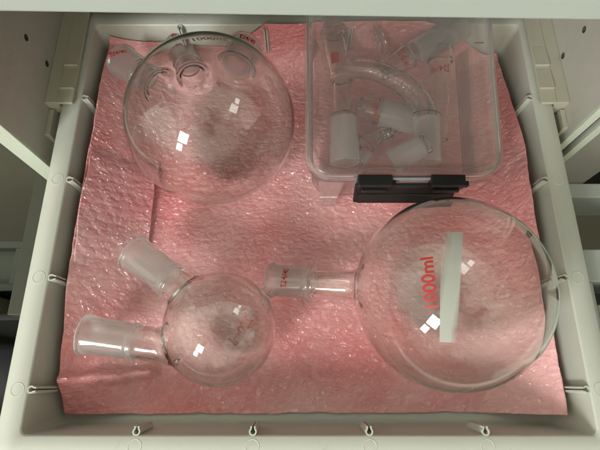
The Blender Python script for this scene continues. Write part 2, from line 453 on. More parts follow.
# flask of one bulb and any number of tapered necks
def flask(root, c, Rb, necks, wall=0.0017, h=0.0009):
    """necks: list of dicts a (mouth centre), d (direction into the bulb), len, r, joint"""
    c = np.asarray(c, float)
    for k in necks:
        k['a'] = np.asarray(k['a'], float); k['d'] = nrm(k['d']); k['b'] = k['a'] + k['d'] * k['len']
    def outer(P):
        o = S_sphere(P, c, Rb)
        for k in necks:
            r = k['r']; j = k['a'] + k['d'] * k['joint']
            n = S_cone(P, k['a'], j, r * 1.04, r * 0.95, 0.001)
            n = smin(n, S_ring(P, k['a'] + k['d'] * 0.0012, k['d'], r * 1.02, 0.0015), 0.0012)
            n = smin(n, S_cone(P, j - k['d'] * 0.002, k['b'], r * 0.93, r * 0.90, 0.001), 0.004)
            o = smin(o, n, 0.008)
        return o
    def inner(P):
        o = S_sphere(P, c, Rb - wall)
        for k in necks:
            r = k['r'] - 0.0021; j = k['a'] + k['d'] * k['joint']
            n = S_cone(P, k['a'] - k['d'] * 0.01, j, r * 1.05, r * 0.93, 0.0004)
            n = smin(n, S_cone(P, j - k['d'] * 0.002, k['b'], r * 0.86, r * 0.86, 0.001), 0.003)
            o = smin(o, n, 0.006)
        return o
    f = lambda P: smax(outer(P), -inner(P), 0.0007)
    pts = [c - Rb, c + Rb] + [k['a'] + s * k['r'] * 1.3 for k in necks for s in (-1, 1)]
    lo = np.min(pts, 0) - 0.003; hi = np.max(pts, 0) + 0.003
    V, Q, G = isosurface(f, lo, hi, h)
    C = V[Q].mean(1)
    dist = np.sqrt(((C - c) ** 2).sum(1))
    owner = np.full(len(Q), -1); sub = np.zeros(len(Q), int); mi = np.zeros(len(Q), int)
    for i, k in enumerate(necks):
        q = C - k['a']; t = q @ k['d']; rad = np.sqrt(np.maximum((q * q).sum(1) - t * t, 0))
        m = (rad < k['r'] * 1.6) & (dist > Rb + 0.0006) & (t < k['len'])
        owner[m] = i
        jm = m & (t < k['joint']); sub[jm] = 1
        mi[jm & ((rad < k['r'] - 0.0013) | (t < 0.0012))] = 1
    mats = [M['glass'], M['frost']]
    emit('bulb', V, Q, G, owner == -1, mats, root, mi)
    parts = []
    for i, k in enumerate(necks):
        nk = emit('neck', V, Q, G, (owner == i) & (sub == 0), mats, root, mi)
        jt = emit('ground_joint', V, Q, G, (owner == i) & (sub == 1), mats, nk, mi)
        parts.append((nk, jt))
    return outer, parts

# ------------------------------------------------------------------ the drawer tray
X0, X1, Y0, Y1, H, FL = -0.184, 0.196, -0.034, 0.302, 0.055, 0.0152
tray = thing('plastic_drawer', 'pulled-out pale plastic drawer tray holding the glassware on pink wrap', 'drawer', ((X0+X1)/2, (Y0+Y1)/2, 0))
def L3(x0, x1, y0, y1, r, z, n=8): return [(p[0], p[1], z) for p in rrect(x0, x1, y0, y1, r, n)]
def ins(d, r, z): return L3(X0 + d, X1 - d, Y0 + d, Y1 - d, r, z)
# inner floor, inner wall, then outer wall and underside
V, F = loft([ins(0.0005, .0045, H - .0012), ins(0.0018, .0055, .03), ins(0.003, .007, .006), ins(0.0045, .008, .0015), ins(0.0075, .008, 0.0)], close_last=True)
V2, F2 = loft([ins(-.0025, .006, H - .0035), ins(-.0005, .009, -.001), ins(0.004, .010, -.0022)], close_last=True)
F += [tuple(i + len(V) for i in reversed(f)) for f in F2]; V += V2
mesh_from('tray_shell', V, F, M['tray'], tray, True)
# rim flange, a closed ring with rolled edges
V, F = loft([ins(0.0005, .0045, H - .0012), ins(0.0, .0045, H - .0005), ins(-.0006, .005, H), ins(-FL + .001, .007, H), ins(-FL, .008, H - .001), ins(-FL, .008, H - .006),
             ins(-FL + .0016, .008, H - .006), ins(-FL + .0016, .008, H - .0022), ins(-.0024, .006, H - .0022), ins(-.0025, .006, H - .0036)])
mesh_from('rim_flange', V, F, M['tray'], tray, True)

def clip_channel(px, py, ang):
    """C-shaped socket and the channel it sends down the wall; mouth points along +x before turning"""
    prof = []
    ro, ri = 0.0026, 0.0016
    a = [R(38 + k * (284 / 14)) for k in range(15)]
    outer = [(ro * math.cos(t), ro * math.sin(t)) for t in a]
    inner = [(ri * math.cos(t), ri * math.sin(t)) for t in reversed(a)]
    lip1 = [(outer[-1][0] + .0013, outer[-1][1] - .0002), (outer[-1][0] + .0013, outer[-1][1] + .0011)]
    lip0 = [(outer[0][0] + .0013, outer[0][1] - .0011), (outer[0][0] + .0013, outer[0][1] + .0002)]
    ring = outer + lip1 + inner + lip0
    ca, sa = math.cos(ang), math.sin(ang)
    def tr(p, z, d): 
        x, y = p[0] + d, p[1]
        return (px + x * ca - y * sa, py + x * sa + y * ca, z)
    loops = [[tr(p, z, d) for p in ring] for z, d in ((0.0265, 0.0012), (0.04, 0.0009), (H - .0012, 0.0004), (H - .0004, 0.0002))]
    V, F = loft(loops, True, True)
    mesh_from('clip_channel', V, F, M['tray'], tray, False)
    # faint round moulding mark on the flange beside the socket
    cx, cy = px - .0085 * ca, py - .0085 * sa
    rr = [[(cx + r * math.cos(R(t * 15)), cy + r * math.sin(R(t * 15)), z) for t in range(24)] for r, z in ((.0048, H + .00002), (.0047, H + .00018), (.0043, H + .00018), (.0041, H + .00004))]
    V, F = loft(rr)
    mesh_from('mould_mark', V, F, M['tray'], tray, True)

for y in (0.2257, 0.150, 0.0715, -0.0055):
    clip_channel(X0 + .0019, y, 0); clip_channel(X1 - .0019, y, math.pi)
for x in (-0.1075, -0.031, 0.0455, 0.122):
    clip_channel(x, Y0 + .0022, math.pi / 2); clip_channel(x, Y1 - .0022, -math.pi / 2)
box('wall_slit', (0.1640, Y1 - .0022, .0330), (0.1725, Y1 - .0010, .0340), M['hole'], tray, 0.0)

# ------------------------------------------------------------------ bubble wrap
def vnoise(x, y, seed):
    r = np.random.default_rng(seed); T = r.random((256, 256)) * 2 - 1
    x, y = x * .8 + y * .6, y * .8 - x * .6
    xi = np.floor(x).astype(int); yi = np.floor(y).astype(int); fx = x - xi; fy = y - yi
    fx = fx * fx * fx * (fx * (fx * 6 - 15) + 10); fy = fy * fy * fy * (fy * (fy * 6 - 15) + 10)
    g = lambda a, b: T[a & 255, b & 255]
    return (g(xi, yi) * (1-fx) + g(xi+1, yi) * fx) * (1-fy) + (g(xi, yi+1) * (1-fx) + g(xi+1, yi+1) * fx) * fy
def fbm(x, y, seed, o=4):
    s = 0; a = 1
    for k in range(o): s = s + a * vnoise(x, y, seed + k); x, y, a = x * 2.03 + 7.1, y * 2.03 + 3.7, a * .5
    return s
def ridged(x, y, seed): return 1 - np.abs(vnoise(x, y, seed)) * 2.2

def film_relief(p, q, bub, cr, seed):
    """height of the film over its mean plane: hexagonal bubbles, half of them slack, and creases"""
    pit = 0.0086; rowh = pit * .866
    wx = p + 0.0011 * vnoise(p * 90, q * 90, seed + 50); wy = q + 0.0011 * vnoise(p * 90, q * 90, seed + 51)
    best = np.full(p.shape, 9.0); hid = np.zeros(p.shape)
    j0 = np.floor(wy / rowh)
    for dj in (-1, 0, 1):
        j = j0 + dj; offx = (np.mod(j, 2)) * pit / 2
        i = np.round((wx - offx) / pit)
        cx = i * pit + offx; cy = j * rowh
        d = np.hypot(wx - cx, wy - cy)
        hh = np.mod(np.sin(i * 127.1 + j * 311.7 + seed) * 43758.5453, 1.0)
        m = d < best; best = np.where(m, d, best); hid = np.where(m, hh, hid)
    prof = np.clip(1 - (best / (pit * .47)) ** 2, 0, 1) ** 0.6
    z = bub * prof * (0.35 + 0.65 * hid)
    ang = 0.5 + vnoise(p * 14, q * 14, seed + 60) * 1.3
    u = p * np.cos(ang) + q * np.sin(ang); v = -p * np.sin(ang) + q * np.cos(ang)
    c1 = ridged(u * 240 + 3 * vnoise(p * 60, q * 60, seed + 5), v * 120, seed + 1)
    c2 = ridged(p * 150, q * 210 + 2 * vnoise(p * 70, q * 70, seed + 6), seed + 2)
    c3 = vnoise(p * 420, q * 420, seed + 3)
    z = z + cr * (0.55 * np.clip(c1, 0, 1) ** 2 + 0.55 * np.clip(c2, 0, 1) ** 2 + 0.14 * c3)
    return z + 0.0007 * fbm(p * 22, q * 22, seed + 9)

WL, WR = X0 + .0085 + .060, X1 - .0085 - .050      # where the sheet starts to curl up towards the side walls
BALLS = []       # (centre, radius) of everything heavy that presses the wrap down

def bend(d, r):
    """d = distance past the fold line -> horizontal run and rise of a sheet that turns up a wall with radius r"""
    d = np.maximum(d, 0); th = np.clip(d / r, 0, math.pi / 2)
    return r * np.sin(th), r * (1 - np.cos(th)) + np.maximum(d - r * math.pi / 2, 0)

def wrap_sheet(root, name, x0, x1, y0, y1, zb, bub, cr, seed, mat, step=.00062, climb=None, ragged=.0010, ridge=None, fade=0):
    nx = int((x1 - x0) / step); ny = int((y1 - y0) / step)
    a = np.linspace(0, 1, nx + 1); b = np.linspace(0, 1, ny + 1)
    A, B = np.meshgrid(a, b, indexing='ij')
    Yn = y0 + B * (y1 - y0)
    hl, hr, hb = climb if climb else (None, None, None)
    xl = x0 + ragged * fbm(Yn * 35, 0 * Yn + 2, seed + 20, 3)
    xr = x1 + ragged * fbm(Yn * 35, 0 * Yn + 9, seed + 21, 3)
    p = xl + A * (xr - xl)
    yb = y0 + ragged * fbm(p * 30, 0 * p + 4, seed + 22, 3)
    yt = y1 + (hb(p) if hb else 0) + ragged * fbm(p * 30, 0 * p + 6, seed + 23, 3)
    q = yb + B * (yt - yb)
    rl = film_relief(p, q, bub, cr, seed)
    X, Y, Z = p.copy(), q.copy(), np.full(p.shape, zb); zx = np.zeros(p.shape)
    if hl:
        zx = zx + hl(Y) * np.clip((WL - p) / .060, 0, 1) ** 1.7
    if hr:
        zx = zx + hr(Y) * np.clip((p - WR) / .050, 0, 1) ** 1.7
    if hb:
        rn, up = bend(q - y1, .030); Y = np.where(q > y1, y1 + rn, Y); zx = np.where(zx > up, zx + up * up / np.maximum(zx, 1e-6) * .25, up + zx * zx / np.maximum(up, 1e-6) * .25)
    Z = Z + zx
    if fade:      # the two short ends tuck under the sheet below
        e_ = np.clip(np.minimum(q - yb, yt - q) / fade, 0, 1); Z = Z - .0052 * (1 - e_ * e_ * (3 - 2 * e_))
    if ridge is not None:
        for (ax_, ay_, bx_, by_, hh, ww) in ridge:
            dx, dy = bx_ - ax_, by_ - ay_; ln = math.hypot(dx, dy)
            t = ((X - ax_) * dx + (Y - ay_) * dy) / ln; s = (-(X - ax_) * dy + (Y - ay_) * dx) / ln
            env = np.clip(t / .012, 0, 1) * np.clip((ln - t) / .010, 0, 1)
            env = env * env * (3 - 2 * env)
            s2 = s + .0012 * vnoise(t * 90, 0 * t, seed + 70)
            Z = Z + env * hh * np.exp(-(s2 / ww) ** 2) * (1 + .2 * vnoise(t * 120, s * 60, seed + 71))
    P = np.stack([X, Y, Z], -1)
    du = np.gradient(P, axis=0); dv = np.gradient(P, axis=1)
    n = np.cross(du, dv); n /= np.maximum(np.linalg.norm(n, axis=-1), 1e-12)[..., None]
    P = P + n * rl[..., None]
    for c, r in BALLS:
        d2 = (P[..., 0] - c[0]) ** 2 + (P[..., 1] - c[1]) ** 2
        cap = c[2] - np.sqrt(np.maximum(r * r - d2, 0)) - .0004 - .0006 * (0.006 - zb) / .006
        m = (d2 < (r * .6) ** 2) & (P[..., 2] > cap); P[..., 2][m] = cap[m]
    P[..., 2] = np.maximum(P[..., 2], .0007)
    P[..., 0] = np.clip(P[..., 0], X0 + .0036, X1 - .0036); P[..., 1] = np.clip(P[..., 1], Y0 + .004, Y1 - .0030)
    idx = np.arange((nx + 1) * (ny + 1)).reshape(nx + 1, ny + 1)
    Q = np.stack([idx[:-1, :-1], idx[1:, :-1], idx[1:, 1:], idx[:-1, 1:]], -1).reshape(-1, 4)
    V = P.reshape(-1, 3)
    # a turned-down hem gives the edge its thickness
    border = np.concatenate([idx[:, 0], idx[-1, 1:], idx[::-1, -1][1:], idx[0, ::-1][1:-1]])
    nb = len(border); hem = V[border] - n.reshape(-1, 3)[border] * .0007
    hem[:, 2] = np.maximum(hem[:, 2], .0004)
    k = np.arange(nb); k2 = (k + 1) % nb
    Q2 = np.stack([border[k], len(V) + k, len(V) + k2, border[k2]], -1)
    return mesh_from(name, np.concatenate([V, hem]), np.concatenate([Q, Q2]), mat, root, True)

# ------------------------------------------------------------------ flask positions
RB, RS = 0.0655, 0.0405
cT = at(211.5, 121.5, RB + .0045)      # three-neck flask
cB = at(450.5, 292, RB + .0045)        # single-neck flask
cS = at(220, 328, RS + .0060)          # small flask
BALLS += [(cT, RB), (cB, RB), (cS, RS)]

lin = lambda pts: (lambda v: np.interp(v, [p[0] for p in pts], [p[1] for p in pts]))
hl = lin([(-.03, .006), (-.005, .026), (.03, .036), (.08, .042), (.24, .042), (.28, .038), (.30, .034)])
hr = lin([(-.03, .032), (.05, .037), (.16, .043), (.205, .041), (.24, .036), (.27, .028), (.30, .020)])
hb = lin([(-.19, .050), (-.055, .052), (-.030, .074), (.110, .078), (.130, .070), (.160, .046), (.178, .034), (.20, .030)])
w0 = wrap_sheet(None, 'bubble_wrap', X0 + .0085, X1 - .0085, -0.0235, Y1 - .0330, .0022, .0003, .0003, 3, M['wrap'],
           climb=(hl, hr, hb),
           ridge=[(*at(66, 382, .006)[:2], *at(162, 371, .006)[:2], .0075, .0042)])
w0['label'] = 'big pink bubble wrap sheet lining the drawer floor under all the glassware'; w0['category'] = 'bubble wrap'; w0['group'] = 'pink bubble wrap sheets in the drawer'
pa, pb = at(155, 190, .006), at(155, 243, .006)
w1 = wrap_sheet(None, 'bubble_wrap', X0 + .0095, pa[0], pb[1] - .030, .200, .0048, .0005, .0003, 21, M['wrap2'], climb=(hl, None, None), fade=.030)
w1['label'] = 'paler bubble wrap piece along the left wall, its straight edge below the three-neck flask'; w1['category'] = 'bubble wrap'; w1['group'] = 'pink bubble wrap sheets in the drawer'

# ------------------------------------------------------------------ the three flasks
def lower_end(u, v, c, dist):
    """point on the sight line at a given distance from the bulb centre, the one farther from the camera"""
    o = np.array([0, 0, CAM_Z]); d = nrm(at(u, v, 0) - o); b = (o - c) @ d; q = (o - c) @ (o - c) - dist ** 2
    return o + d * (-b + math.sqrt(max(b * b - q, 0)))

t3 = thing('three_neck_flask', 'large empty three-neck round flask lying with its necks against the back wall', 'flask', (cT[0], cT[1], .004))
ends = [at(122, 61, .050), at(181, 47, .030), at(246, 46, .0520)]
nk = [dict(a=e, d=cT - e, len=np.linalg.norm(cT - e) - RB + .004, r=.0138, joint=.030) for e in ends]
fT, pT = flask(t3, cT, RB, nk)
b = at(214, 42, .085) ; up = nrm(np.array([0, .62, .55]))
dirn = nrm(np.array([0.0, .93, .42])); pt = cT + dirn * RB * 1.01
print_on(fT, text_flat('1000ml'), pt, (1, 0, 0), (0, -.42, .93), .0080, t3, stretch=.95)
def on_neck(f, k, t, toward, along_axis, size, parent, sgn=1, flat=None):
    ax = k['d']; n = np.asarray(toward, float); n = nrm(n - ax * (n @ ax)); side = np.cross(n, ax)
    c = k['a'] + ax * t + n * (k['r'] + .001)
    if along_axis: print_on(f, flat or joint_mark(), c, ax * sgn, side * -sgn if True else side, size, parent)
    else: print_on(f, flat or joint_mark(), c, side * sgn, ax * -sgn if False else np.cross(n, side * sgn), size, parent)
for i, e1_ in ((0, (1, .22, 0)), (1, (1, 0, 0)), (2, (1, -.22, 0))):
    k = nk[i]; n_ = nrm(np.array([0, .10, CAM_Z]) - k['a']); n_ = nrm(n_ - k['d'] * (n_ @ k['d']))
    print_on(fT, joint_mark(), k['a'] + k['d'] * .0065 + n_ * k['r'], e1_, (0, 1, .2), .0042, pT[i][1])

# single-neck flask
s1 = thing('round_flask', 'large single-neck 1000ml round flask with a pale writing strip', 'flask', (cB[0], cB[1], .004))
eB = at(271.5, 280, .0205)
nB = [dict(a=eB, d=cB - eB, len=np.linalg.norm(cB - eB) - RB + .004, r=.0124, joint=.0345)]
fB, pB = flask(s1, cB, RB, nB)
def top_point(c, r, u, v):
    o = np.array([0, 0, CAM_Z]); d = nrm(at(u, v, 0) - o); b = (o - c) @ d; q = (o - c) @ (o - c) - r * r
    return o + d * (-b - math.sqrt(max(b * b - q, 0)))
print_on(fB, text_flat('1000ml'), top_point(cB, RB, 428.5, 282), (0, 1, 0), (-1, 0, 0.1), .0079, s1, stretch=1.0)
on_neck(fB, nB[0], .0165, (0, 0, 1), False, .0048, pB[0][1], sgn=1)
# writing strip laid on the bulb
def strip(root, c, r, quad):
    n1, n2 = 8, 40; V = []; F = []; UV = []
    tl, tr, br, bl_ = [np.array(q, float) for q in quad]
    for j in range(n2 + 1):
        for i in range(n1 + 1):
            a, b = i / n1, j / n2
            px = (tl * (1 - a) + tr * a) * (1 - b) + (bl_ * (1 - a) + br * a) * b
            V.append(top_point(c, r, *px)); UV.append((a, 1 - b))
    for j in range(n2):
        for i in range(n1):
            a = j * (n1 + 1) + i; F.append((a, a + n1 + 1, a + n1 + 2, a + 1))
    o = mesh_from('writing_patch', V, F, M['patch'], root, True)
    ul = o.data.uv_layers.new(name='UVMap')
    for lp in o.data.loops: ul.data[lp.index].uv = UV[lp.vertex_index]
strip(s1, cB, RB + .0003, ((441, 232), (463, 232), (457, 343), (439.5, 342)))

# small two-neck flask
s2 = thing('two_neck_flask', 'small two-neck 250ml round flask with both necks pointing to the left wall', 'flask', (cS[0], cS[1], .006))
def neck_px(m, j, zm, zj, r, c, Rb):
    a, b = at(*m, zm), at(*j, zj); d = nrm(b - a)
    return a, d
a1 = at(133, 252, .046); j1 = at(170, 280, .0475)
a2 = at(84, 334, .044); j2 = at(140, 342.5, .0430)
nS = []
for a_, j_ in ((a1, j1), (a2, j2)):
    d = nrm(j_ - a_)
    # run until just inside the bulb
    tt = np.linspace(0, .12, 400); dd = np.linalg.norm(a_[None] + tt[:, None] * d - cS, axis=1)
    ln = tt[np.argmax(dd < RS - .004)] if (dd < RS - .004).any() else .07
    nS.append(dict(a=a_, d=d, len=ln, r=.0133, joint=.0385))
fS, pS = flask(s2, cS, RS, nS, h=.0008, wall=.0015)
pS_t = cS + nrm(np.array([.30, .02, -.95])) * RS
def far_point(c, r, u, v):
    o = np.array([0, 0, CAM_Z]); d = nrm(at(u, v, 0) - o); b = (o - c) @ d; q = (o - c) @ (o - c) - r * r
    return o + d * (-b + math.sqrt(max(b * b - q, 0)))
pA, pBt = far_point(cS, RS, 250, 318), far_point(cS, RS, 233, 342)
rd = pBt - pA; mid = (pA + pBt) / 2; mid = cS + nrm(mid - cS) * RS
nn = nrm(mid - cS)
print_on(fS, text_flat('250ml', .034), mid + nn * .001, rd, np.cross(nn, rd), .0098, s2, stretch=.86, mat=M['red_boost'])

# ------------------------------------------------------------------ clear box with the adapters
TILT = R(8.5)
BW, BL, BH = .149, .152, .072
fx, fy, fz = .0785, .1530, .0045        # front bottom centre
ey = np.array([0, math.cos(TILT), math.sin(TILT)]); ez = np.array([0, -math.sin(TILT), math.cos(TILT)])
def bx(p): return tuple(np.array([fx, fy, fz]) + np.array([1, 0, 0]) * p[0] + ey * p[1] + ez * p[2])
def bl(i, z, r=.014, fi=None):
    f_ = i if fi is None else fi
    return [bx((p[0], p[1], z)) for p in rrect(-BW/2 + i, BW/2 - i, f_, BL - i, r, 7)]
sb = thing('storage_box', 'clear plastic lidded box with black latch, full of glass adapters', 'box', (fx, fy + BL / 2, fz))
V, F = loft([bl(.0110, .0, .012, .007), bl(.0080, .0008, .014, .0045), bl(.0065, .004, .016, .0035), bl(.0045, BH - .012, .018, .0012), bl(.0015, BH - .0105, .018), bl(.0015, BH - .0055, .018),
             bl(.0030, BH - .0055, .017), bl(.0030, BH - .0095, .017), bl(.0060, BH - .0125, .0165, .0028), bl(.0080, .0050, .0145, .0050), bl(.0098, .0022, .013, .0065), bl(.0125, .0016, .011, .009)], True, True)
mesh_from('box_body', V, F, M['pp'], sb, True)
V, F = loft([bl(.0015, BH - .0140, .019), bl(.0, BH - .0140, .020), bl(.0004, BH - .003, .020), bl(.0016, BH - .0006, .019), bl(.0042, BH, .018), bl(.0068, BH - .0006, .016),
             bl(.0082, BH - .0026, .015), bl(.0095, BH - .0036, .014), bl(.0120, BH - .0030, .013), bl(.0140, BH - .0022, .012), bl(.018, BH - .0020, .012)], False, True)
nv = len(V)
V2, F2 = loft([bl(.0015, BH - .0140, .019), bl(.0016, BH - .0038, .019), bl(.0030, BH - .0020, .018), bl(.0066, BH - .0022, .016), bl(.0080, BH - .0042, .015), bl(.0096, BH - .0050, .014), bl(.0120, BH - .0044, .013), bl(.0140, BH - .0036, .012), bl(.018, BH - .0034, .012)], False, True)
F += [tuple(i + nv for i in reversed(f)) for f in F2]; V += V2
mesh_from('lid', V, F, M['pplid'], sb, True)
fl_ = [[bx((x_, y_, z_)) for x_, y_ in ((a_, c_), (b_, c_), (b_, d_), (a_, d_))] for z_, a_, b_, c_, d_ in
       ((.0005, -.0600, -.0500, -.0070, .0020), (.0020, -.0605, -.0495, -.0075, .0025), (BH - .0150, -.0640, -.0450, -.0015, .0010), (BH - .0142, -.0640, -.0450, -.0010, .0008))]
V, F = loft(fl_, True, True)
mesh_from('box_foot', V, F, M['pp'], sb, False)
# latch at the front: recess plate with its reflection painted grey, two hinge clips, one black lever bar
def bbox(name, lo, hi, mat, parent, bev=.0008):
    bm = bmesh.new(); add_box(bm, lo, hi, bev)
    for v in bm.verts: v.co = Vector(bx(v.co))
    return bm_obj(name, bm, mat, parent)
LZ = BH + .0085
bbox('recess_plate', (-.034, -.0022, LZ - .0150), (.038, -.0006, LZ - .0075), M['grey'], sb, .0005)
def slant(v, z0, run, drop):
    # the lever stands away from the wall towards its lower edge
    v.y -= run * max(0, (z0 - v.z)) / drop
bm = bmesh.new()
add_box(bm, (-.0415, -.0062, LZ - .0300), (.0350, -.0030, LZ - .0125), .0011)
add_box(bm, (-.0385, -.0072, LZ - .0290), (.0320, -.0060, LZ - .0200), .0005)
for v in bm.verts: slant(v.co, LZ - .0125, .0085, .0175); v.co = Vector(bx((v.co.x + .004, v.co.y, v.co.z)))
lat = bm_obj('latch', bm, M['black'], sb)
for x_ in (-.0400, .0135):
    bm = bmesh.new()
    add_box(bm, (x_, -.0080, LZ - .0160), (x_ + .0255, .0012, LZ - .0060), .0010)
    add_box(bm, (x_ + .003, -.0100, LZ - .0175), (x_ + .0225, -.0078, LZ - .0125), .0006)
    add_box(bm, (x_ + .0250, -.0070, LZ - .0140), (x_ + .0285, -.0030, LZ - .0085), .0006)
    for v in bm.verts: v.co = Vector(bx((v.co.x + .004, v.co.y, v.co.z)))
    bm_obj('hinge_clip', bm, M['black'], lat)

ADAPT = 'glass adapters inside the clear box'
def glassware(root, outer, inner, pts, groundzones, h=.00075, pad=.016, k=.0005):
    """one blown piece; ground zones (a, b, r) become ground_joint parts"""
    f = lambda P: smax(outer(P), -inner(P), k)
    pts = np.array(pts); lo, hi = pts.min(0) - pad, pts.max(0) + pad
    V, Q, G = isosurface(f, lo, hi, h)
    C = V[Q].mean(1); own = np.full(len(Q), -1); mi = np.zeros(len(Q), int)
    for i, (a, b, r) in enumerate(groundzones):
        d = nrm(b - a); ln = np.linalg.norm(b - a); q = C - a; t = q @ d
        rad = np.sqrt(np.maximum((q * q).sum(1) - t * t, 0))
        m = (t > 0) & (t < ln) & (rad < r * 1.25); own[m] = i
        mi[m & (((G[Q[:, 0]] * (q - t[:, None] * d)).sum(1)) > 0)] = 1
    mats = [M['glass'], M['frost']]
    body = emit('tube_body', V, Q, G, own == -1, mats, root, mi)
    js = [emit('ground_joint', V, Q, G, own == i, mats, root, mi) for i in range(len(groundzones)) if (own == i).any()]
    return outer, body, js
X_ = np.array([1.0, 0, 0])
def unite(*ds, k=.004):
    o = ds[0]
    for d in ds[1:]: o = smin(o, d, k)
    return o

W = .0016
# 1: distillation adapter: upright left limb, arched side arm, two ground cones
g = thing('distillation_adapter', 'arched glass distillation adapter with two frosted cones, beneath the box lid', 'adapter', (*at(343, 100, .03)[:2], .012), ADAPT)
p0, p1, p2, p3, p4 = at(334, 4, .058), at(333, 34, .052), at(342, 78, .047), at(343, 116, .044), at(345, 163, .038)
q0, q1 = at(427, 116, .045), at(427, 163, .037)
am = at(344, 76, .047); arc_c = at(362, 128, .047)
e1 = X_; e2 = nrm(np.array([0, 1.0, .12])); 
A0 = at(343, 84, .0475); A1 = q0
# quarter-ellipse arm sampled as a smooth chain
def chain(P, pts, r0, r1, k=.0025):
    o = None; n = len(pts) - 1
    for i in range(n):
        d = S_cone(P, pts[i], pts[i+1], r0 + (r1 - r0) * i / n, r0 + (r1 - r0) * (i + 1) / n, .0004)
        a = pts[i]; s = S_sphere(P, a, r0 + (r1 - r0) * i / n)
        d = np.minimum(d, s); o = d if o is None else smin(o, d, .0012)
    return o
ctrl = [at(u, v, z) for u, v, z in ((342, 74, .047), (352, 70, .0485), (364, 69, .0495), (378, 72, .0500), (392, 78, .0500), (405, 86, .0492), (416, 96, .0480), (423, 106, .0465), (427, 118, .0450))]
# resample by Catmull-Rom so that the arch is smooth
def cr(pts, n=4):
    P = [2*pts[0]-pts[1]] + list(pts) + [2*pts[-1]-pts[-2]]; out = []
    for i in range(1, len(P) - 2):
        for s in range(n):
            t = s / n; a, b, c_, d = P[i-1], P[i], P[i+1], P[i+2]
            out.append(.5 * ((2*b) + (-a + c_) * t + (2*a - 5*b + 4*c_ - d) * t*t + (-a + 3*b - 3*c_ + d) * t**3))
    out.append(P[-2]); return out
arm = cr(ctrl, 3)
dq = nrm(q1 - q0); dp = nrm(p4 - p3); du = nrm(p0 - p1)
def o1(P): return unite(S_cone(P, p0, p1, .0113, .0103), S_cone(P, p1, p2, .0098, .0090), S_cone(P, p2, p3, .0082, .0082), S_cone(P, p3, p4, .0112, .0124), chain(P, arm, .0080, .0095), S_cone(P, q0, q1, .0108, .0116), k=.005)
def i1(P): return unite(S_cone(P, p0 + du*.01, p1, .0098, .0086), S_cone(P, p1, p2, .0082, .0074), S_cone(P, p2, p3, .0066, .0066), S_cone(P, p3, p4 + dp*.01, .0090, .0106), chain(P, arm, .0064, .0078), S_cone(P, q0, q1 + dq*.01, .0090, .0098), k=.004)
f1, b1, j1_ = glassware(g, o1, i1, [p0, p1, p2, p3, p4, q0, q1] + arm, [(p0 - du*.001, p1 + du*.004, .0115), (p3 + dp*.003, p4 + dp*.002, .0125), (q0 + dq*.003, q1 + dq*.002, .0120)])
# red sticker-like mark on the left limb
sq = (np.array([(-.5, -.5, 0), (.5, -.5, 0), (.5, .5, 0), (-.5, .5, 0)]), [(0, 1, 2, 3)])
def grid_flat(nx, ny):
    V = np.array([(i / nx - .5, j / ny - .5, 0) for j in range(ny + 1) for i in range(nx + 1)])
    return V, [(j*(nx+1)+i, j*(nx+1)+i+1, (j+1)*(nx+1)+i+1, (j+1)*(nx+1)+i) for j in range(ny) for i in range(nx)]
print_on(f1, grid_flat(8, 8), at(332, 54, .063), (1, 0, 0), (0, 1, .1), .0100, g, level=.0003, name='red_mark', stretch=.82)
# 2: vacuum adapter with a hose nipple
g = thing('vacuum_adapter', 'glass vacuum adapter with a slim hose nipple, near the back of the box', 'adapter', (*at(392, 64, .03)[:2], .02), ADAPT)
h0, h1 = at(376.5, 26, .056), at(385, 62, .046)
v0, v1, v2 = at(378, 74, .040), at(408, 56, .045), at(462, 26, .050)
dv = nrm(v2 - v1); dh = nrm(h0 - h1)
def o2(P): return unite(S_cone(P, h0, h1, .0030, .0052), S_ring(P, h0 - dh*.002, dh, .0026, .0010), S_ring(P, h0 - dh*.009, dh, .0030, .0011), S_ring(P, h0 - dh*.016, dh, .0034, .0011), S_cone(P, v0, v1, .0085, .0110), S_cone(P, v1, v2, .0112, .0124), k=.003)
def i2(P): return unite(S_cone(P, h0 + dh*.01, h1 - dh*.006, .0014, .0034), S_cone(P, v0 - dv*.01, v1, .0068, .0094), S_cone(P, v1, v2 + dv*.01, .0094, .0106), k=.003)
f2, b2, j2_ = glassware(g, o2, i2, [h0, h1, v0, v1, v2], [(v1 + dv*.006, v2 + dv*.002, .0125)])
print_on(f2, joint_mark(), at(405, 57, .056), (.45, -.9, -.1), (.9, .45, 0), .0060, g)
# 3: straight tube with a joint at the back
g = thing('straight_adapter', 'long straight glass tube adapter along the right wall of the box', 'adapter', (*at(440, 80, .03)[:2], .012), ADAPT)
s0, s1_, s2_, s3 = at(442, 2, .058), at(441, 50, .046), at(440, 62, .043), at(438, 140, .026)
ds = nrm(s0 - s1_); dt = nrm(s3 - s2_)
def o3(P): return unite(S_cone(P, s0, s1_, .0112, .0106), S_cone(P, s1_, s2_, .0104, .0108), S_cone(P, s2_, s3, .0098, .0085), k=.003)
def i3(P): return unite(S_cone(P, s0 + ds*.01, s1_, .0096, .0088), S_cone(P, s1_, s2_, .0086, .0090), S_cone(P, s2_, s3 + dt*.01, .0082, .0069), k=.003)
f3, b3, j3_ = glassware(g, o3, i3, [s0, s1_, s2_, s3], [(s1_ + ds*.002, s0 + ds*.002, .0118)])
print_on(f3, joint_mark(), at(440.5, 66, .054), (-1, 0, 0), (0, -1, -.1), .0060, g)
